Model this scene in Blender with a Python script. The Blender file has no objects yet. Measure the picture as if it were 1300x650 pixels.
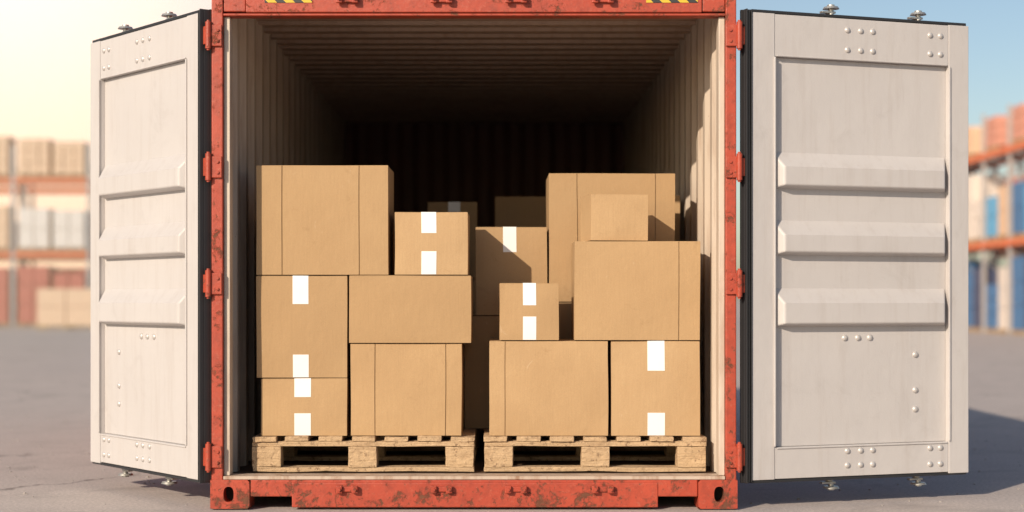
import bpy, math, random
from mathutils import Vector, noise, Matrix
random.seed(7)
S = bpy.context.scene
COL = S.collection

# ------------------------------------------------------------------ materials
def newmat(name):
    m = bpy.data.materials.new(name); m.use_nodes = True
    nt = m.node_tree; b = nt.nodes['Principled BSDF']
    return m, nt, b
def N(nt, t, **kw):
    n = nt.nodes.new(t)
    for k, v in kw.items():
        if hasattr(n, k): setattr(n, k, v)
        else: n.inputs[k].default_value = v
    return n
def L(nt, a, b): nt.links.new(a, b)
def coords(nt, scale=(1,1,1), kind='Object'):
    tc = N(nt, 'ShaderNodeTexCoord'); mp = N(nt, 'ShaderNodeMapping')
    mp.inputs['Scale'].default_value = scale
    L(nt, tc.outputs[kind], mp.inputs['Vector']); return mp.outputs[0]
def nz(nt, vec, scale, detail=4, rough=.55, dist=0):
    n = N(nt, 'ShaderNodeTexNoise'); n.inputs['Scale'].default_value = scale
    n.inputs['Detail'].default_value = detail; n.inputs['Roughness'].default_value = rough
    n.inputs['Distortion'].default_value = dist
    L(nt, vec, n.inputs['Vector']); return n.outputs['Fac']
def ramp(nt, fac, stops):
    r = N(nt, 'ShaderNodeValToRGB'); e = r.color_ramp.elements
    while len(e) < len(stops): e.new(.5)
    for i, (p, c) in enumerate(stops):
        e[i].position = p
        e[i].color = (c, c, c, 1) if isinstance(c, (int, float)) else (*c, 1)
    L(nt, fac, r.inputs[0]); return r.outputs[0]
def mix(nt, fac, a, b, mode='MIX'):
    m = N(nt, 'ShaderNodeMix'); m.data_type = 'RGBA'; m.blend_type = mode
    if isinstance(fac, (int, float)): m.inputs[0].default_value = fac
    else: L(nt, fac, m.inputs[0])
    for s, v in ((6, a), (7, b)):
        if isinstance(v, tuple): m.inputs[s].default_value = (*v, 1)
        else: L(nt, v, m.inputs[s])
    return m.outputs[2]
def mth(nt, op, a, b=0.0):
    m = N(nt, 'ShaderNodeMath'); m.operation = op
    for i, v in ((0, a), (1, b)):
        if isinstance(v, (int, float)): m.inputs[i].default_value = v
        else: L(nt, v, m.inputs[i])
    return m.outputs[0]
def bump(nt, b, h, strength=.3, dist=.01):
    n = N(nt, 'ShaderNodeBump'); n.inputs['Strength'].default_value = strength
    n.inputs['Distance'].default_value = dist
    L(nt, h, n.inputs['Height']); L(nt, n.outputs[0], b.inputs['Normal'])

def mat_red():
    m, nt, b = newmat('rusty_red_paint')
    v = coords(nt, (1,1,1))
    big = nz(nt, v, 8, 8, .76, .5); fine = nz(nt, v, 45, 6, .75); tone = nz(nt, v, 2.2, 3)
    base = mix(nt, tone, (.30,.035,.016), (.46,.072,.034))
    base = mix(nt, ramp(nt, nz(nt, v, 17, 7, .8), [(.46,0),(.68,.65)]), base, (.19,.032,.017))
    base = mix(nt, ramp(nt, fine, [(.55,0),(.72,.5)]), base, (.52,.19,.12))
    comb = mth(nt, 'ADD', mth(nt, 'MULTIPLY', big, .65), mth(nt, 'MULTIPLY', fine, .35))
    sx = N(nt, 'ShaderNodeSeparateXYZ'); L(nt, v, sx.inputs[0])
    low = ramp(nt, sx.outputs[2], [(0,.03),(.22,0)])
    comb = mth(nt, 'ADD', comb, low)
    rust = ramp(nt, comb, [(.545,0),(.60,1)])
    rc = mix(nt, nz(nt, v, 60, 4), (.065,.023,.014), (.20,.075,.038))
    col = mix(nt, rust, base, rc)
    chips = ramp(nt, nz(nt, v, 70, 5, .8, 1.0), [(.65,0),(.69,.8)])
    col = mix(nt, chips, col, (.08,.03,.022))
    L(nt, col, b.inputs['Base Color'])
    L(nt, ramp(nt, rust, [(0,.45),(1,.9)]), b.inputs['Roughness'])
    h = mth(nt, 'SUBTRACT', mth(nt, 'MULTIPLY', fine, .6), rust)
    bump(nt, b, h, .6, .004); return m
def mat_cream(name, c1, c2, stain=.35, rough=.5, sc=(.26,.14,.08)):
    m, nt, b = newmat(name)
    v = coords(nt); vs = coords(nt, (6,6,.7))
    t = nz(nt, v, 1.7, 4); st = ramp(nt, nz(nt, vs, 3, 5, .65), [(.48,0),(.75,1)])
    col = mix(nt, t, c1, c2)
    col = mix(nt, mth(nt, 'MULTIPLY', st, stain), col, sc)
    spots = ramp(nt, nz(nt, v, 23, 6, .75), [(.66,0),(.72,1)])
    col = mix(nt, mth(nt, 'MULTIPLY', spots, stain*1.3), col, (.20,.09,.05))
    L(nt, col, b.inputs['Base Color']); b.inputs['Roughness'].default_value = rough
    bump(nt, b, mth(nt, 'ADD', nz(nt, v, 9, 3), mth(nt, 'MULTIPLY', nz(nt, v, 90, 3), .12)), .25, .006); return m
def mat_door():
    m, nt, b = newmat('door_white_paint')
    v = coords(nt); vs = coords(nt, (7,7,.6))
    col = mix(nt, nz(nt, v, 1.5, 4), (.465,.437,.425), (.54,.512,.50))
    st = ramp(nt, nz(nt, vs, 3, 6, .7), [(.50,0),(.85,.4)])
    col = mix(nt, st, col, (.34,.285,.25))
    sp = ramp(nt, nz(nt, v, 30, 6, .8), [(.69,0),(.73,.5)])
    col = mix(nt, sp, col, (.30,.22,.165))
    sm = ramp(nt, nz(nt, v, 5, 7, .75, .6), [(.56,0),(.75,.30)])
    col = mix(nt, sm, col, (.33,.30,.28))
    L(nt, col, b.inputs['Base Color']); b.inputs['Roughness'].default_value = .42
    bump(nt, b, mth(nt, 'ADD', nz(nt, v, 4, 3), mth(nt, 'MULTIPLY', nz(nt, v, 120, 3), .08)), .35, .014); return m
def mat_card(name='cardboard'):
    m, nt, b = newmat(name)
    v = coords(nt); v0 = v; oi = N(nt, 'ShaderNodeObjectInfo')
    off = N(nt, 'ShaderNodeVectorMath'); off.operation = 'ADD'
    sc = mth(nt, 'MULTIPLY', oi.outputs['Random'], 30.0)
    cb = N(nt, 'ShaderNodeCombineXYZ')
    for i in range(3): L(nt, sc, cb.inputs[i])
    L(nt, v, off.inputs[0]); L(nt, cb.outputs[0], off.inputs[1]); v = off.outputs[0]
    col = mix(nt, oi.outputs['Random'], (.43,.283,.148), (.50,.343,.192))
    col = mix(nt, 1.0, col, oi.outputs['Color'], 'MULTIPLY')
    col = mix(nt, ramp(nt, nz(nt, v, 2.5, 5), [(.35,0),(.7,.45)]), col, (.37,.233,.118))
    fib = nz(nt, v, 220, 3, .7)
    col = mix(nt, ramp(nt, fib, [(.35,.25),(.65,0)]), col, (.30,.18,.09))
    mp = N(nt, 'ShaderNodeMapping'); mp.inputs['Scale'].default_value = (1,1,.06); L(nt, v, mp.inputs[0])
    flute = nz(nt, mp.outputs[0], 130, 2)
    col = mix(nt, ramp(nt, flute, [(.4,.10),(.6,0)]), col, (.32,.2,.1))
    sc2 = ramp(nt, nz(nt, v, 11, 8, .82, .9), [(.63,0),(.72,.5)])
    col = mix(nt, sc2, col, (.58,.44,.30))
    dk = ramp(nt, nz(nt, v, 6, 7, .8, .5), [(.60,0),(.74,.5)])
    col = mix(nt, dk, col, (.26,.155,.075))
    L(nt, col, b.inputs['Base Color']); b.inputs['Roughness'].default_value = .82
    b.inputs['Specular IOR Level'].default_value = .25
    h = mth(nt, 'ADD', mth(nt, 'MULTIPLY', flute, .12), nz(nt, v, 7, 5))
    bump(nt, b, h, .55, .010); return m
def mat_wood():
    m, nt, b = newmat('pallet_wood')
    g = N(nt, 'ShaderNodeNewGeometry')
    v = coords(nt, (3,3,40)); v2 = coords(nt)
    w = nz(nt, v, 2.2, 6, .65, 1.2)
    col = mix(nt, w, (.34,.205,.10), (.70,.51,.31))
    col = mix(nt, mth(nt, 'MULTIPLY', g.outputs['Random Per Island'], .6), col, (.48,.335,.20), 'MIX')
    col = mix(nt, ramp(nt, nz(nt, v2, 8, 6, .75), [(.52,0),(.70,.6)]), col, (.20,.11,.055))
    col = mix(nt, ramp(nt, nz(nt, v2, 45, 5, .75), [(.56,0),(.64,.75)]), col, (.12,.06,.03))
    L(nt, col, b.inputs['Base Color']); b.inputs['Roughness'].default_value = .85
    bump(nt, b, mth(nt,'ADD', w, nz(nt, v2, 50, 5, .7)), .9, .008); return m
def mat_plain(name, c, rough=.6, metal=0, var=.2, sc=6, bs=.15):
    m, nt, b = newmat(name)
    v = coords(nt); n = nz(nt, v, sc, 5, .65)
    d = tuple(x*(1-var) for x in c); u = tuple(min(1, x*(1+var)) for x in c)
    L(nt, mix(nt, n, d, u), b.inputs['Base Color'])
    b.inputs['Roughness'].default_value = rough; b.inputs['Metallic'].default_value = metal
    bump(nt, b, nz(nt, v, sc*6, 4), bs, .003); return m
def mat_ground():
    m, nt, b = newmat('weathered_concrete')
    v = coords(nt)
    big = nz(nt, v, .35, 5, .6, .5); med = nz(nt, v, 2.5, 6, .7); fine = nz(nt, v, 60, 5, .75)
    col = mix(nt, big, (.50,.43,.395), (.62,.54,.495))
    col = mix(nt, ramp(nt, med, [(.35,.4),(.6,0)]), col, (.40,.345,.315))
    col = mix(nt, ramp(nt, fine, [(.40,.6),(.6,0)]), col, (.27,.235,.22))
    col = mix(nt, ramp(nt, nz(nt, v, 110, 3, .6), [(.62,0),(.7,.6)]), col, (.74,.69,.64))
    vo = N(nt, 'ShaderNodeTexVoronoi'); vo.feature = 'DISTANCE_TO_EDGE'; vo.inputs['Scale'].default_value = .55
    wv = N(nt, 'ShaderNodeVectorMath'); wv.operation = 'ADD'
    nn = N(nt, 'ShaderNodeTexNoise'); nn.inputs['Scale'].default_value = 1.6; nn.inputs['Detail'].default_value = 6
    L(nt, v, nn.inputs['Vector']); L(nt, v, wv.inputs[0]); L(nt, nn.outputs['Color'], wv.inputs[1]); L(nt, wv.outputs[0], vo.inputs['Vector'])
    cr = ramp(nt, vo.outputs['Distance'], [(0,.75),(.012,0)])
    cr = mth(nt, 'MULTIPLY', cr, ramp(nt, big, [(.45,0),(.6,1)]))
    col = mix(nt, cr, col, (.12,.10,.09))
    stain = ramp(nt, nz(nt, v, .9, 5, .7, 1.5), [(.54,0),(.7,.5)])
    col = mix(nt, stain, col, (.24,.21,.195))
    L(nt, col, b.inputs['Base Color']); b.inputs['Roughness'].default_value = .88
    b.inputs['Specular IOR Level'].default_value = .3
    h = mth(nt, 'SUBTRACT', mth(nt, 'ADD', mth(nt, 'MULTIPLY', fine, .5), mth(nt, 'MULTIPLY', med, .8)), cr)
    bump(nt, b, h, .5, .008); return m
def mat_hazard():
    m, nt, b = newmat('hazard_stripe')
    tc = N(nt, 'ShaderNodeTexCoord'); sx = N(nt, 'ShaderNodeSeparateXYZ'); L(nt, tc.outputs['Object'], sx.inputs[0])
    s = mth(nt, 'ADD', sx.outputs[0], sx.outputs[2]); f = mth(nt, 'FRACT', mth(nt, 'MULTIPLY', s, 12.0))
    g = mth(nt, 'GREATER_THAN', f, .5)
    L(nt, mix(nt, g, (.03,.03,.03), (.62,.40,.03)), b.inputs['Base Color']); b.inputs['Roughness'].default_value = .5
    return m

RED = mat_red()
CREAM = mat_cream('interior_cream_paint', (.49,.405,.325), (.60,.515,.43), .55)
CEIL = mat_cream('ceiling_brown_paint', (.36,.25,.185), (.46,.33,.25), .6)  # browner, darker tone than the wall cream
ENDW = mat_cream('end_wall_shaded_paint', (.15,.072,.05), (.21,.105,.075), .5, .6, (.09,.04,.025))  # stained paint, darkened to put the deep interior's shade into its colour
DOORW = mat_door()
CARD = mat_card()
WOOD = mat_wood()
BLACK = mat_plain('rubber_gasket', (.022,.022,.024), .5)
STEEL = mat_plain('galvanised_steel', (.50,.49,.46), .42, .75, .25, 20)
BOLT = mat_plain('painted_bolt', (.54,.51,.49), .35, .3, .12, 20)
TAPE = mat_plain('white_paper_tape', (.76,.75,.74), .45, 0, .06, 9, .2)
DARK = mat_plain('cavity_shade', (.02,.015,.012), .9)  # near-black cap colour standing in for shade inside the casting holes
FLOOR = mat_plain('plywood_floor', (.11,.062,.035), .75, 0, .4, 5, .3)  # plywood brown, darkened to deepen the interior's shade
SILLM = mat_cream('worn_sill_plate', (.40,.31,.24), (.52,.42,.34), 1.0, .55)
STONE = mat_plain('grit', (.30,.27,.25), .9, 0, .4, 30, .3)
GROUND = mat_ground()
HAZ = mat_hazard()

# ------------------------------------------------------------------ mesh builder
class MB:
    def __init__(s, mats): s.v=[]; s.f=[]; s.m=[]; s.sm=[]; s.mats=mats
    def add(s, vs, fs, mat=0, smooth=False):
        o=len(s.v); s.v += [tuple(p) for p in vs]
        for f in fs:
            s.f.append([i+o for i in f]); s.m.append(mat); s.sm.append(smooth)
    def box(s, x0,x1,y0,y1,z0,z1, mat=0):
        s.add([(x0,y0,z0),(x1,y0,z0),(x1,y1,z0),(x0,y1,z0),(x0,y0,z1),(x1,y0,z1),(x1,y1,z1),(x0,y1,z1)],
              [(0,3,2,1),(4,5,6,7),(0,1,5,4),(1,2,6,5),(2,3,7,6),(3,0,4,7)], mat)
    def frustum(s, x0,x1,z0,z1, yb, yt, ix, iz0, iz1, mat=0):
        s.add([(x0,yb,z0),(x1,yb,z0),(x1,yb,z1),(x0,yb,z1),(x0+ix,yt,z0+iz0),(x1-ix,yt,z0+iz0),(x1-ix,yt,z1-iz1),(x0+ix,yt,z1-iz1)],
              [(4,5,6,7),(0,1,5,4),(1,2,6,5),(2,3,7,6),(3,0,4,7)], mat)
    def cyl(s, c, r, h, axis='z', seg=20, mat=0, r2=None):
        r2 = r if r2 is None else r2; vs=[]
        for k,(rr,t) in enumerate(((r,0),(r2,h))):
            for i in range(seg):
                a=2*math.pi*i/seg; p,q=rr*math.cos(a),rr*math.sin(a)
                if axis=='z': vs.append((c[0]+p,c[1]+q,c[2]+t))
                elif axis=='y': vs.append((c[0]+p,c[1]+t,c[2]+q))
                else: vs.append((c[0]+t,c[1]+p,c[2]+q))
        fs=[(i,(i+1)%seg,seg+(i+1)%seg,seg+i) for i in range(seg)]
        s.add(vs, fs, mat, True); s.add(vs, [tuple(range(seg-1,-1,-1)), tuple(range(seg,2*seg))], mat)
    def dome(s, c, r, h, mat=0, seg=16, rings=4):   # bulges to -y
        vs=[]
        for j in range(rings+1):
            a=(math.pi/2)*j/rings; rr=r*math.cos(a)+1e-5; yy=-h*math.sin(a)
            for i in range(seg):
                t=2*math.pi*i/seg; vs.append((c[0]+rr*math.cos(t), c[1]+yy, c[2]+rr*math.sin(t)))
        fs=[(j*seg+i, j*seg+(i+1)%seg, (j+1)*seg+(i+1)%seg, (j+1)*seg+i) for j in range(rings) for i in range(seg)]
        s.add(vs, fs, mat, True)
    def gbox(s, x0,x1,y0,y1,z0,z1, mat=0, n=6):
        idx={}; vs=[]
        def vid(i,j,k):
            key=(i,j,k)
            if key not in idx:
                idx[key]=len(vs); vs.append((x0+(x1-x0)*i/n, y0+(y1-y0)*j/n, z0+(z1-z0)*k/n))
            return idx[key]
        fs=[]
        for a in range(n):
            for b in range(n):
                fs.append((vid(a,0,b),vid(a+1,0,b),vid(a+1,0,b+1),vid(a,0,b+1)))
                fs.append((vid(a,n,b),vid(a,n,b+1),vid(a+1,n,b+1),vid(a+1,n,b)))
                fs.append((vid(0,a,b),vid(0,a,b+1),vid(0,a+1,b+1),vid(0,a+1,b)))
                fs.append((vid(n,a,b),vid(n,a+1,b),vid(n,a+1,b+1),vid(n,a,b+1)))
                fs.append((vid(a,b,0),vid(a,b+1,0),vid(a+1,b+1,0),vid(a+1,b,0)))
                fs.append((vid(a,b,n),vid(a+1,b,n),vid(a+1,b+1,n),vid(a,b+1,n)))
        s.add(vs, fs, mat)
    def obj(s, name, parent=None, bevel=0, seg=2, loc=(0,0,0), rot=(0,0,0), warp=None):
        me=bpy.data.meshes.new(name)
        vs=s.v if warp is None else [tuple(warp(Vector(p))) for p in s.v]
        me.from_pydata(vs, [], s.f)
        for m in s.mats: me.materials.append(m)
        for p,mi,sm in zip(me.polygons, s.m, s.sm): p.material_index=mi; p.use_smooth=sm
        me.update()
        o=bpy.data.objects.new(name, me); COL.objects.link(o)
        o.location=loc; o.rotation_euler=rot
        if parent: o.parent=parent
        if bevel:
            b=o.modifiers.new('bevel','BEVEL'); b.width=bevel; b.segments=seg; b.limit_method='ANGLE'; b.angle_limit=math.radians(40)
            b.harden_normals=False
        return o
def empty(name, loc=(0,0,0), rot=(0,0,0), parent=None):
    e=bpy.data.objects.new(name, None); e.empty_display_size=.2; COL.objects.link(e)
    e.location=loc; e.rotation_euler=rot
    if parent: e.parent=parent
    return e

# ------------------------------------------------------------------ container
XL, XR = -1.333, 1.110
CONT = empty('shipping_container')
LEN = 6.06
def corr(n0, n1, pitch, lo, hi, fl, sl):
    """polyline of (t, depth)"""
    pts=[]; t=n0
    while t < n1:
        for dt,d in ((0,lo),(fl,lo),(fl+sl,hi),(fl*2+sl,hi)):
            if t+dt < n1: pts.append((t+dt, d))
        t += pitch
    pts.append((n1, lo)); return pts
def sheet(name, pts, fn, mat, extent):
    b=MB([mat]); vs=[]; 
    for t,d in pts:
        vs.append(fn(t,d,extent[0])); vs.append(fn(t,d,extent[1]))
    b.add(vs, [(2*i,2*i+1,2*i+3,2*i+2) for i in range(len(pts)-1)])
    return b.obj(name, CONT)
prof = corr(.12, 6.0, .278, 0, .036, .072, .067)
sheet('left_wall_inner', prof, lambda t,d,e:(XL+.045+d, t, e), CREAM, (.14,2.47))
sheet('left_wall_outer', prof, lambda t,d,e:(XL+.041+d, t, e), RED, (.14,2.47))
sheet('right_wall_inner', prof, lambda t,d,e:(XR-.045-d, t, e), CREAM, (.14,2.47))
sheet('right_wall_outer', prof, lambda t,d,e:(XR-.041-d, t, e), RED, (.14,2.47))
rprof = corr(.13, 6.0, .209, 0, .036, .085, .014)
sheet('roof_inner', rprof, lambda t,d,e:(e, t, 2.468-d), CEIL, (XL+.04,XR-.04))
sheet('roof_outer', rprof, lambda t,d,e:(e, t, 2.472-d), RED, (XL+.04,XR-.04))
bprof = corr(XL+.06, XR-.06, .25, 0, .045, .07, .055)
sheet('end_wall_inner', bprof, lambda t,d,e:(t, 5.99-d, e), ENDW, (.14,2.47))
sheet('end_wall_outer', bprof, lambda t,d,e:(t, 5.994-d, e), RED, (.14,2.47))
# floor
b=MB([FLOOR]); y=.13
while y < 5.95:
    b.box(XL+.045, XR-.045, y, min(y+1.198,5.98), .10, .153); y += 1.2
b.obj('floor', CONT, .002)
# frame in red
b=MB([RED])
b.box(XL, XL+.053, .004, .16, .12, 2.47)            # left corner post
b.box(XR-.050, XR, .004, .16, .12, 2.47)
b.box(XL+.003, XL+.07, 5.92, LEN-.003, .12, 2.47); b.box(XR-.07, XR-.003, 5.92, LEN-.003, .12, 2.47)
b.box(XL+.16, XR-.16, .002, .10, 2.315, 2.575)        # header
b.box(XL+.053, XR-.05, .008, .09, 2.300, 2.312)       # header lower lip
b.box(XL+.055, XL+.158, .012, .09, 2.32, 2.46); b.box(XR-.158, XR-.052, .012, .09, 2.32, 2.46)
b.box(XL+.18, XR-.18, .001, .11, .062, .140)         # sill upper
b.box(XL+.375, XR-.365, -.004, .105, .012, .128)       # sill deep centre
b.box(XL+.006, XL+.05, .17, 5.9, .02, .145); b.box(XR-.05, XR-.006, .17, 5.9, .02, .145)
b.box(XL+.006, XL+.06, .17, 5.9, 2.452, 2.565); b.box(XR-.06, XR-.006, .17, 5.9, 2.452, 2.565)
b.box(XL+.16, XR-.16, 5.95, LEN-.004, 2.45, 2.57); b.box(XL+.16, XR-.16, 5.95, LEN-.004, .02, .14)
y=.5
while y<5.8: b.box(XL+.05, XR-.05, y, y+.05, .04, .098); y+=.3
b.obj('frame', CONT, .005, 3)
# sill & lining
b=MB([SILLM]); b.box(XL+.056, XR-.053, -.002, .128, .1415, .157); b.obj('sill_plate', CONT, .002)
b=MB([CREAM])
b.box(XL+.054, XL+.082, .03, .118, .158, 2.298); b.box(XR-.079, XR-.051, .03, .118, .158, 2.298)
b.box(XL+.06, XR-.056, .092, .128, 2.325, 2.45)
b.obj('post_lining', CONT, .003)
# corner castings with oval holes
def casting(x0,x1,z0,z1,yf,depth,sgn,name, vertical=False):
    b=MB([RED,DARK]); n=48; cx=(x0+x1)/2 + .006*sgn; cz=(z0+z1)/2
    a,c=(.024,.036)
    outer=[];inner=[]
    hw0,hw1=cx-x0,x1-cx; hz=(z1-z0)/2
    for i in range(n):
        t=2*math.pi*i/n; co,si=math.cos(t),math.sin(t)
        k=min((hw1/co if co>1e-6 else 9e9),( -hw0/co if co<-1e-6 else 9e9),(hz/abs(si) if abs(si)>1e-6 else 9e9))
        outer.append((cx+k*co,cz+k*si)); inner.append((cx+a*abs(co)**.8*(1 if co>0 else -1), cz+c*abs(si)**.8*(1 if si>0 else -1)))
    vs=[(p[0],yf,p[1]) for p in outer]+[(p[0],yf,p[1]) for p in inner]+[(p[0],yf+depth*.5,p[1]) for p in inner]
    fs=[(i,(i+1)%n,n+(i+1)%n,n+i) for i in range(n)]
    b.add(vs,fs,0); b.add(vs,[(n+i,n+(i+1)%n,2*n+(i+1)%n,2*n+i) for i in range(n)],0)
    b.add(vs,[tuple(range(2*n,3*n))],1)
    X=[(x0,yf,z0),(x1,yf,z0),(x1,yf+depth,z0),(x0,yf+depth,z0),(x0,yf,z1),(x1,yf,z1),(x1,yf+depth,z1),(x0,yf+depth,z1)]
    b.add(X,[(0,3,2,1),(4,5,6,7),(1,2,6,5),(2,3,7,6),(3,0,4,7)],0)
    b.obj(name, CONT)
for nm,x0,x1,sg in (('left',XL-.004,XL+.178,-1),('right',XR-.178,XR+.004,1)):
    casting(x0,x1,.006,.1405,-.006,.165,sg,'corner_casting_bottom_'+nm)
    casting(x0,x1,2.472,2.592,-.006,.165,sg,'corner_casting_top_'+nm)
    casting(x0,x1,.006,.1405,LEN-.165,.165,sg,'corner_casting_back_bottom_'+nm)
    casting(x0,x1,2.472,2.592,LEN-.165,.165,sg,'corner_casting_back_top_'+nm)
# cam keepers on sill and header
b=MB([RED,STEEL])
for x in (-.70,-.262,.084,.487):
    for zc,s in ((.098,1),(2.372,-1)):
        b.box(x-.045,x+.045,-.016,.0,zc-.012,zc+.012,0)
        b.box(x-.050,x-.022,-.034,-.014,zc-.017,zc+.017,0); b.box(x+.022,x+.050,-.034,-.014,zc-.017,zc+.017,0)
        b.cyl((x-.036,-.043,zc),.008,.012,'y',10,0); b.cyl((x+.036,-.043,zc),.008,.012,'y',10,0)
b.obj('cam_keepers', CONT, .003)
b=MB([HAZ]); b.box(-1.085,-.865,-.001,.0015,2.36,2.45); b.box(.69,.93,-.001,.0015,2.36,2.45); b.obj('hazard_decals', CONT)
# hinges
b=MB([RED,STEEL])
for z in (2.207,1.595,1.053,.247):
    for s,xp in ((-1,XL),(1,XR)):
        xc = xp + s*.012
        b.box(min(xp-s*.05,xp+s*.004),max(xp-s*.05,xp+s*.004),-.010,.003,z-.05,z+.05)
        b.cyl((xc,-.012,z-.062),.014,.124,'z',16,0)
        b.cyl((xc,-.012,z-.070),.008,.140,'z',12,0)
        b.cyl((xp-s*.03,-.017,z+.025),.008,.008,'y',8,0); b.cyl((xp-s*.03,-.017,z-.025),.008,.008,'y',8,0)
b.obj('hinges', CONT, .003)

# doors -------------------------------------------------------------
def door(name, x, ang, mir):
    D=empty(name,(x,0,0),(0,0,math.radians(ang)),CONT)
    W=1.227; g=lambda u:u*mir
    def bx(b,u0,u1,*r): 
        a,c=sorted((g(u0),g(u1))); b.box(a,c,*r)
    b=MB([BLACK]); bx(b,0.0,1.221,.037,.052,.121,2.334,0)
    bx(b,.0,.0352,.006,.0365,.124,2.331,0)
    bx(b,.0,.006,-.016,.0055,.124,2.331,0); bx(b,.013,.020,-.010,.0055,.13,2.325,0); bx(b,.027,.033,-.010,.0055,.13,2.325,0)
    bx(b,.036,1.219,.002,.0365,2.3195,2.333,0); bx(b,.036,1.219,.002,.0365,.122,.1345,0)
    b.obj('gasket',D,.002)
    b=MB([DOORW])
    bx(b,.036,.154,-.004,.036,.136,2.318); bx(b,1.115,1.229,-.004,.036,.131,2.3185)
    bx(b,.1555,1.1135,-.001,.035,2.118,2.316); bx(b,.1555,1.1135,-.001,.035,.138,.286)
    bx(b,.165,1.105,-.0065,-.0015,2.118,2.126); bx(b,.165,1.105,-.0065,-.0015,.278,.286)
    bx(b,.1545,1.1145,.024,.034,.287,2.117)
    bx(b,.147,.1575,-.012,-.0045,.29,2.115)
    bx(b,1.111,1.121,-.012,-.0045,.29,2.115)
    b.obj('inner_panel',D,.003)
    b=MB([DOORW])
    for z0,z1 in ((1.50,1.672),(1.187,1.352),(.85,1.032)):
        u0,u1=sorted((g(.158),g(1.111))); b.frustum(u0,u1,z0,z1,.0235,-.030,.035,.014,.070)
    b.obj('panel_ridges',D,.008,3)
    b=MB([BOLT])
    pts=[(u,z) for u in(.547,.62,.686) for z in(2.262,2.168)]+[(u,z) for u in(1.009,1.068) for z in(2.262,2.172)]
    pts+=[(u,z) for u in(.547,.62,.686) for z in(.258,.190)]+[(u,z) for u in(1.009,1.068) for z in(.258,.180)]
    for u,z in pts: b.dome((g(u),-.0005,z),.015,.010); 
    for u,z in [(.547,.796),(.62,.796),(.686,.796),(.941,.712),(.941,.54),(.941,.447)]: b.dome((g(u),.0245,z),.016,.011)
    b.obj('bolts',D)
    b=MB([RED,STEEL])
    bx(b,.01,1.215,.053,.062,.13,2.325,0)
    for z in (.35,.85,1.35,1.85): bx(b,.1,1.12,.063,.086,z,z+.22,0)
    for u in (.51,1.0):
        b.cyl((g(u),.104,.10),.017,2.26,'z',16,1)
        for z in (.3,.95,1.6,2.2): bx(b,u-.035,u+.035,.087,.130,z-.03,z+.03,1)
        for zc,s in ((2.345,1),(.112,-1)):
            b.cyl((g(u),.086,zc-.006),.013,.045*s if s>0 else -.035,'z',14,1)
            b.cyl((g(u),.086,zc+.034*s-.005),.040,.010,'z',20,1,.034)
            b.cyl((g(u),.086,zc+.034*s+(.005 if s>0 else -.013)),.018,.010,'z',12,1)
            bx(b,u-.055,u+.02,.074,.100,zc+.012*s-.005,zc+.012*s+.005,1)
    bx(b,.55,.95,.116,.128,.98,1.01,1)
    b.obj('locking_gear',D,.002)
    b=MB([RED])
    for z in (2.207,1.595,1.053,.247): bx(b,-.022,.0,.0,.05,z-.042,z+.042,0)
    b.obj('hinge_straps',D,.003)
door('right_door',1.150,19.9,1)
door('left_door',-1.372,-52.0,-1)

# ------------------------------------------------------------------ boxes
def carton(x0,x1,z0,z1,y0,dep,tape=None,tt=.12,tb=.11,seams=(),rot=0,amp=.006,name='cardboard_box',tint=1.0):
    cx,cy,cz=(x0+x1)/2, y0+dep/2, z0
    w=x1-x0; h=z1-z0; hx=w/2; hy=dep/2
    seed=random.random()*100
    b=MB([CARD,TAPE])
    yf=-hy+(.005 if seams else 0)
    b.gbox(-hx,hx,yf,hy,0,h-.003,0,8)
    if seams:
        xs=[-hx]+[s-cx for s in seams]+[hx]
        for i in range(len(xs)-1):
            a=xs[i]+(.0024 if i>0 else 0); c=xs[i+1]-(.0024 if i<len(xs)-2 else 0)
            b.gbox(a,c,-hy,-hy+.0045,.0005,h-.001,0,8)
    b.gbox(-hx+.001,hx-.001,-hy+.002,-.002,h-.0028,h,0,6); b.gbox(-hx+.001,hx-.001,.002,hy-.001,h-.0028,h,0,6)
    if tape is not None:
        t0,t1=tape[0]-cx,tape[1]-cx
        b.gbox(t0,t1,-hy-.0012,-hy+.0008,h-tt,h+.0008,1,8)
        b.gbox(t0,t1,-hy-.0012,hy+.001,h-.0006,h+.0012,1,8)
        b.gbox(t0,t1,-hy-.0012,-hy+.0008,.0015,tb,1,8)
    def warp(p):
        q=Vector((p.x*3+seed,p.y*3,p.z*3))
        d=noise.noise_vector(q)*amp
        e=(1-(p.x/hx)**2)*(1-((p.z-h/2)/(h/2))**2)
        d.y += (-1 if p.y<0 else 1)*abs(p.y/hy)*e*amp*1.2
        d.x*=.6
        d.z *= .4*min(1,max(0,p.z/h))
        return p+d
    o=b.obj(name,None,.004,2,(cx,cy,cz),(0,0,math.radians(rot)),warp)
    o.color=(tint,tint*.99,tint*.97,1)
    return o
Y=.21
carton(-1.154,-.523,1.097,1.619,Y,.42,seams=(-1.030,-.662),tint=.97)
carton(-1.154,-.722,.606,1.092,Y,.42,tape=(-.981,-.906),tt=.135,tb=.11,rot=.4,tint=.95)
carton(-1.132,-.722,.328,.602,Y+.004,.42,tape=(-.974,-.895),tt=.088,tb=.108,tint=1.04)
carton(-.492,-.143,1.098,1.397,Y+.005,.34,tape=(-.365,-.293),tt=.10,tb=.112,rot=-.5,tint=1.0)
carton(-.711,-.128,.772,1.094,Y-.004,.42,tint=.97)
carton(-.703,-.173,.328,.768,Y+.006,.42,seams=(-.586,-.248),tint=1.05)
carton(-.041,.526,.328,.781,Y,.42,seams=(.034,),tint=1.03)
carton(.541,.966,.328,.781,Y+.004,.42,tape=(.714,.797),tt=.142,tb=.11,tint=.97)
carton(.0075,.289,.785,1.057,Y,.28,tape=(.117,.180),tt=.105,tb=.113,rot=.8,tint=1.0)
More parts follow.
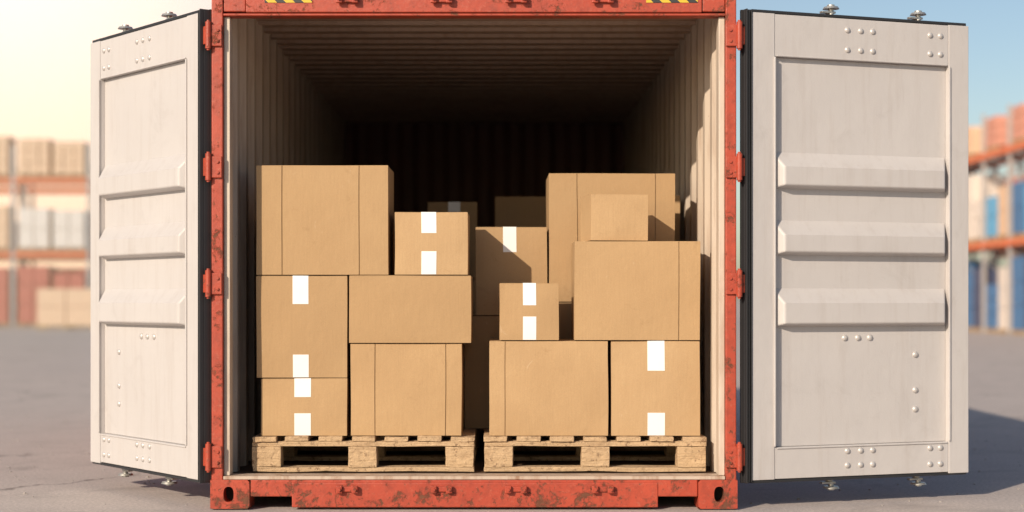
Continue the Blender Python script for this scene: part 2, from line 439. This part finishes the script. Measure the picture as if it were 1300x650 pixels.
carton(.368,.966,.785,1.258,Y-.006,.42,seams=(.865,),rot=-.3,tint=1.0)
carton(.425,.705,1.262,1.484,Y+.03,.26,rot=8,tint=1.14)
# behind; lowest tints put shade between stacks into the card colour
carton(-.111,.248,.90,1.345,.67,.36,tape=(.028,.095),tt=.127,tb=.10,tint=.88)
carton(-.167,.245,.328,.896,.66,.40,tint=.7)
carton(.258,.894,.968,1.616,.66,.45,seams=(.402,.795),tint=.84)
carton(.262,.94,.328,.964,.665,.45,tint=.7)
carton(-1.12,-.62,.328,.90,.68,.5); carton(-1.10,-.56,.905,1.40,.70,.5)
carton(-.60,-.19,.328,.80,.68,.45); carton(-.58,-.20,.804,1.20,.68,.45)
# second pair of pallets; low tints again carry painted-in shade
carton(.74,1.0,.985,1.552,1.40,.35); carton(.70,1.0,.328,.98,1.45,.5); carton(.1,.68,.328,.95,1.5,.5)
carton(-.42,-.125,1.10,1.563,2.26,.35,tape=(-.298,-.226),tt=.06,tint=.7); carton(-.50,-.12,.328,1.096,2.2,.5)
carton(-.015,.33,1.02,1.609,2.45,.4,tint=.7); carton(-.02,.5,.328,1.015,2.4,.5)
carton(-1.08,-.55,.328,.95,1.5,.6); carton(-1.05,-.60,.955,1.35,1.55,.5)
carton(.36,.80,.328,1.2,2.5,.5)

# ------------------------------------------------------------------ pallets
def pallet(x0,x1,y0,dep,z0=.1575,name='wooden_pallet',top=.3265):
    b=MB([WOOD]); H=top-z0; w=x1-x0
    cx=(x0+x1)/2
    zb=z0+.021; zk=z0+H-.050; zs=z0+H-.0265
    for fy in (0,.5,1):
        yy=y0+fy*(dep-.10); j=random.uniform(-.004,.004)
        b.gbox(x0+j,x1+j,yy-.003,yy+.102,z0,zb,0,6)
        b.gbox(x0-j,x1-j,yy-.002+random.uniform(0,.006),yy+.10,zk+.0005,zs,0,6)
        for fx in (0,.5,1):
            bw=.135; xx=x0+fx*(w-bw)+random.uniform(-.003,.003)
            b.gbox(xx,xx+bw,yy+random.uniform(-.010,.004),yy+.10,zb+.0005,zk,0,6)
    n=7; bw=.112; gap=(w-n*bw)/(n-1)
    for i in range(n):
        xx=x0+i*(bw+gap)+random.uniform(-.004,.004); j=random.uniform(-.014,.004)
        b.gbox(xx,xx+bw,y0+j,y0+dep+j,zs+.0005,top-.001-random.uniform(0,.003),0,6)
    s=random.random()*50
    ox,oy=cx,y0+dep/2
    b.v=[(p[0]-ox,p[1]-oy,p[2]-z0) for p in b.v]
    def warp(p): return p+noise.noise_vector(p*9+Vector((s,0,0)))*.0035+noise.noise_vector(p*40+Vector((s,0,0)))*.003
    return b.obj(name,None,.003,2,(ox,oy,z0+.002),(0,0,0),warp)
pallet(-1.169,-.113,.185,1.18); pallet(-.064,.992,.185,1.18)
pallet(-1.16,-.10,1.42,1.18); pallet(-.05,1.0,1.42,1.18); pallet(-.6,.5,2.65,1.1)

# ------------------------------------------------------------------ ground
b=MB([GROUND])
b.add([(-900,-120,0),(900,-120,0),(900,1600,0),(-900,1600,0)],[(0,1,2,3)]); b.obj('ground')
# loose grit lying on the yard
b=MB([STONE]); rg=random.Random(3)
for i in range(900):
    x=rg.uniform(-5,5); y=rg.uniform(-1.5,7)
    if -1.4<x<1.2 and y>-.05: continue
    r=rg.uniform(.003,.009)*(1.6 if rg.random()<.06 else 1)
    a=rg.uniform(0,6.28)
    vs=[]
    for k in range(5):
        t=a+k*1.2566; vs.append((x+r*math.cos(t)*rg.uniform(.7,1.2), y+r*math.sin(t)*rg.uniform(.7,1.2), .0))
    for k in range(5):
        t=a+k*1.2566+.3; vs.append((x+.6*r*math.cos(t), y+.6*r*math.sin(t), r*rg.uniform(.6,.9)))
    b.add(vs,[(k,(k+1)%5,5+(k+1)%5,5+k) for k in range(5)]+[(5,6,7,8,9)],0)
b.obj('gravel')

# ------------------------------------------------------------------ storage racks
RPOST=mat_plain('rack_post_paint',(.40,.36,.34),.5); RBEAM=mat_plain('rack_beam_orange',(.66,.15,.05),.5)  # rack and load colours lifted and warmed: distance haze put into base colour
LC={'peach':mat_plain('carton_peach',(.70,.46,.30),.8),'white':mat_plain('wrapped_white',(.70,.60,.52),.5),
    'red':mat_plain('crate_red',(.42,.10,.07),.6),'blue':mat_plain('crate_blue',(.06,.16,.32),.6),
    'cyan':mat_plain('wrapped_cyan',(.10,.34,.55),.5),'navy':mat_plain('crate_navy',(.06,.07,.13),.6),'coral':mat_plain('carton_coral',(.60,.27,.19),.7)}
def rack(loc,rot,bays,bw):
    b=MB([RPOST,RBEAM]); dp=1.1
    for i in range(bays+1):
        x=i*bw
        for y in (0,dp): 
            b.box(x-.06,x+.06,y-.05,y+.05,.012,6.45,0); b.box(x-.09,x+.09,y-.08,y+.08,0,.011,0)
        z=.3
        k=0
        while z<6.0:
            b.box(x-.02,x+.02,.051,dp-.051,z,z+.04,0)
            a0,a1=(.055,dp-.055) if k%2==0 else (dp-.055,.055)
            b.add([(x-.015,a0,z+.05),(x+.015,a0,z+.05),(x+.015,a1,z+.85),(x-.015,a1,z+.85),(x-.015,a0,z+.09),(x+.015,a0,z+.09),(x+.015,a1,z+.89),(x-.015,a1,z+.89)],
                  [(0,3,2,1),(4,5,6,7),(0,1,5,4),(1,2,6,5),(2,3,7,6),(3,0,4,7)],0)
            z+=.95; k+=1
    for i in range(bays):
        for z in (2.58,5.20):
            for y in (-.06,dp+.0):
                b.box(i*bw+.065,(i+1)*bw-.065,y-.03,y+.03+.02,z-.10,z+.09,1)
            for k in range(9):
                xx=i*bw+.2+k*(bw-.4)/8; b.box(xx-.04,xx+.04,.03,dp-.05,z+.02,z+.05,0)
    return b.obj('storage_rack',None,.006,1,loc,(0,0,math.radians(rot)))
def load(M,x0,x1,y0,y1,z0,h,key,nx=2,nzl=2,name='stacked_crates'):
    b=MB([LC[key],WOOD])
    for k in range(3): 
        yy=y0+k*(y1-y0-.1)/2; b.box(x0,x1,yy,yy+.1,z0+.1,z0+.13,1); b.box(x0,x1,yy,yy+.1,z0,z0+.02,1)
        for q in range(3):
            xx=x0+q*(x1-x0-.12)/2; b.box(xx,xx+.12,yy,yy+.1,z0+.021,z0+.099,1)
    cw=(x1-x0)/nx; ch=(h-.14)/nzl
    for i in range(nx):
        for j in range(nzl):
            for k in range(2):
                r=random.uniform(0,.02)
                b.box(x0+i*cw+.008+r,x0+(i+1)*cw-.008,y0+k*(y1-y0)/2+.008+r,y0+(k+1)*(y1-y0)/2-.008,z0+.132+j*ch,z0+.132+(j+1)*ch-.012,0)
    o=b.obj(name,None,.012,1); o.matrix_world=M; return o
# left rack (runs parallel to the container front)
Lx,Ly=-33.4,51.3; bwL=2.7
rack((Lx,Ly,0),0,7,bwL)
M=Matrix.Translation((Lx,Ly,0))
for i in range(7):
    for s in range(2):
        x0=i*bwL+.15+s*1.25
        load(M,x0,x0+1.12,.0,1.05,5.30,random.uniform(1.25,1.5),random.choice(['peach','peach','coral']),3,3)
        load(M,x0,x0+1.12,.0,1.05,2.68,random.uniform(1.4,1.7),random.choice(['white','peach','white']),2,2)
        load(M,x0,x0+1.12,.0,1.05,0,random.uniform(1.9,2.25),random.choice(['red','red','navy']),2,3)
rack((Lx-1,Ly+5,0),0,7,bwL)
M=Matrix.Translation((Lx-1,Ly+5,0))
for i in range(7):
    for s in range(2):
        x0=i*bwL+.15+s*1.25
        load(M,x0,x0+1.12,.0,1.05,2.68,random.uniform(1.3,1.7),random.choice(['coral','peach','red']),2,2)
        load(M,x0,x0+1.12,.0,1.05,0,2.2,random.choice(['navy','red','blue']),2,3)
# right rack (runs away from the container)
Rx,Ry=14.4,29.06
rack((Rx,Ry+2.5*10,0),-90,10,2.5)
M=Matrix.Translation((Rx,Ry+25,0))@Matrix.Rotation(math.radians(-90),4,'Z')
for i in range(10):
    for s in range(2):
        x0=i*2.5+.12+s*1.15
        if i<4 or s==0: load(M,x0,x0+1.05,.0,1.05,5.30,random.uniform(.9,1.2),random.choice(['coral','peach','coral']),3,3)
        load(M,x0,x0+1.05,.0,1.05,2.68,random.uniform(1.2,2.1),random.choice(['cyan','white','peach','white','blue']),2,2)
        load(M,x0,x0+1.05,.0,1.05,0,random.uniform(1.3,2.2),random.choice(['blue','white','navy','blue']),2,3)
rack((Rx+4,Ry+2.5*10,0),-90,10,2.5)
M=Matrix.Translation((Rx+4,Ry+25,0))@Matrix.Rotation(math.radians(-90),4,'Z')
for i in range(10):
    for s in range(2):
        x0=i*2.5+.12+s*1.15
        load(M,x0,x0+1.05,.0,1.05,2.68,random.uniform(1.2,2.1),random.choice(['cyan','blue','white']),2,2)
        load(M,x0,x0+1.05,.0,1.05,0,2.1,random.choice(['blue','navy']),2,3)
load(Matrix.Translation((0,0,0)),-15.0,-13.1,46.3,47.4,0,1.35,'peach',2,2,'stacked_cartons')

# added warm scatter volume at the far left, standing in for lens glare
hm=bpy.data.materials.new('glare_haze'); hm.use_nodes=True; hn=hm.node_tree; hn.nodes.clear()
ho=hn.nodes.new('ShaderNodeOutputMaterial'); hv=hn.nodes.new('ShaderNodeVolumeScatter')
hv.inputs['Color'].default_value=(1.0,.72,.45,1); hv.inputs['Density'].default_value=.0075; hv.inputs['Anisotropy'].default_value=-.45
hn.links.new(hv.outputs[0],ho.inputs['Volume'])
b=MB([hm]); b.box(-60,-6,12,50,.02,22); b.obj('haze')

# ------------------------------------------------------------------ light
d=Vector((.57,.82,0)).normalized()*math.cos(math.radians(25)); d.z=-math.sin(math.radians(25))
sun=bpy.data.lights.new('sun','SUN'); sun.energy=4.9; sun.angle=math.radians(.5); sun.color=(1,.86,.69)
so=bpy.data.objects.new('sun',sun); COL.objects.link(so); so.rotation_euler=d.to_track_quat('-Z','Y').to_euler(); so.location=(-20,-30,25)
w=bpy.data.worlds.new('World'); S.world=w; w.use_nodes=True; nt=w.node_tree
bg=nt.nodes['Background']; sky=nt.nodes.new('ShaderNodeTexSky'); sky.sky_type='NISHITA'; sky.sun_disc=False
sky.sun_elevation=math.radians(25); sky.sun_rotation=math.atan2(-d.x,-d.y)%(2*math.pi); sky.dust_density=1.2; sky.air_density=1.0
bg.inputs['Strength'].default_value=.11
tc=nt.nodes.new('ShaderNodeTexCoord')
def lobe(vec,p):
    dp=nt.nodes.new('ShaderNodeVectorMath'); dp.operation='DOT_PRODUCT'; dp.inputs[1].default_value=Vector(vec).normalized()
    nt.links.new(tc.outputs['Generated'],dp.inputs[0])
    return mth(nt,'POWER',mth(nt,'MAXIMUM',dp.outputs['Value'],0.0),p)
c1=mix(nt,lobe((-.38,.91,.10),28.0),sky.outputs[0],(15.0,8.6,4.9))
vm=nt.nodes.new('ShaderNodeVectorMath'); vm.operation='SCALE'; vm.inputs[0].default_value=(5.5,6.2,6.0); L(nt,lobe((-.30,.92,.25),80.0),vm.inputs['Scale'])
va=nt.nodes.new('ShaderNodeVectorMath'); va.operation='ADD'; L(nt,c1,va.inputs[0]); L(nt,vm.outputs[0],va.inputs[1])
L(nt,va.outputs[0],bg.inputs['Color'])

# ------------------------------------------------------------------ camera
cam=bpy.data.cameras.new('camera'); co=bpy.data.objects.new('camera',cam); COL.objects.link(co)
co.location=(0,-7.74,.98); co.rotation_euler=(math.radians(90),0,0)
cam.sensor_width=36; cam.lens=58.5; cam.shift_x=.0138; cam.shift_y=.0423
cam.clip_end=3000; cam.clip_start=.1
cam.dof.use_dof=True; cam.dof.focus_distance=7.95; cam.dof.aperture_fstop=1.1
S.camera=co
S.view_settings.view_transform='Standard'; S.view_settings.look='None'; S.view_settings.exposure=0
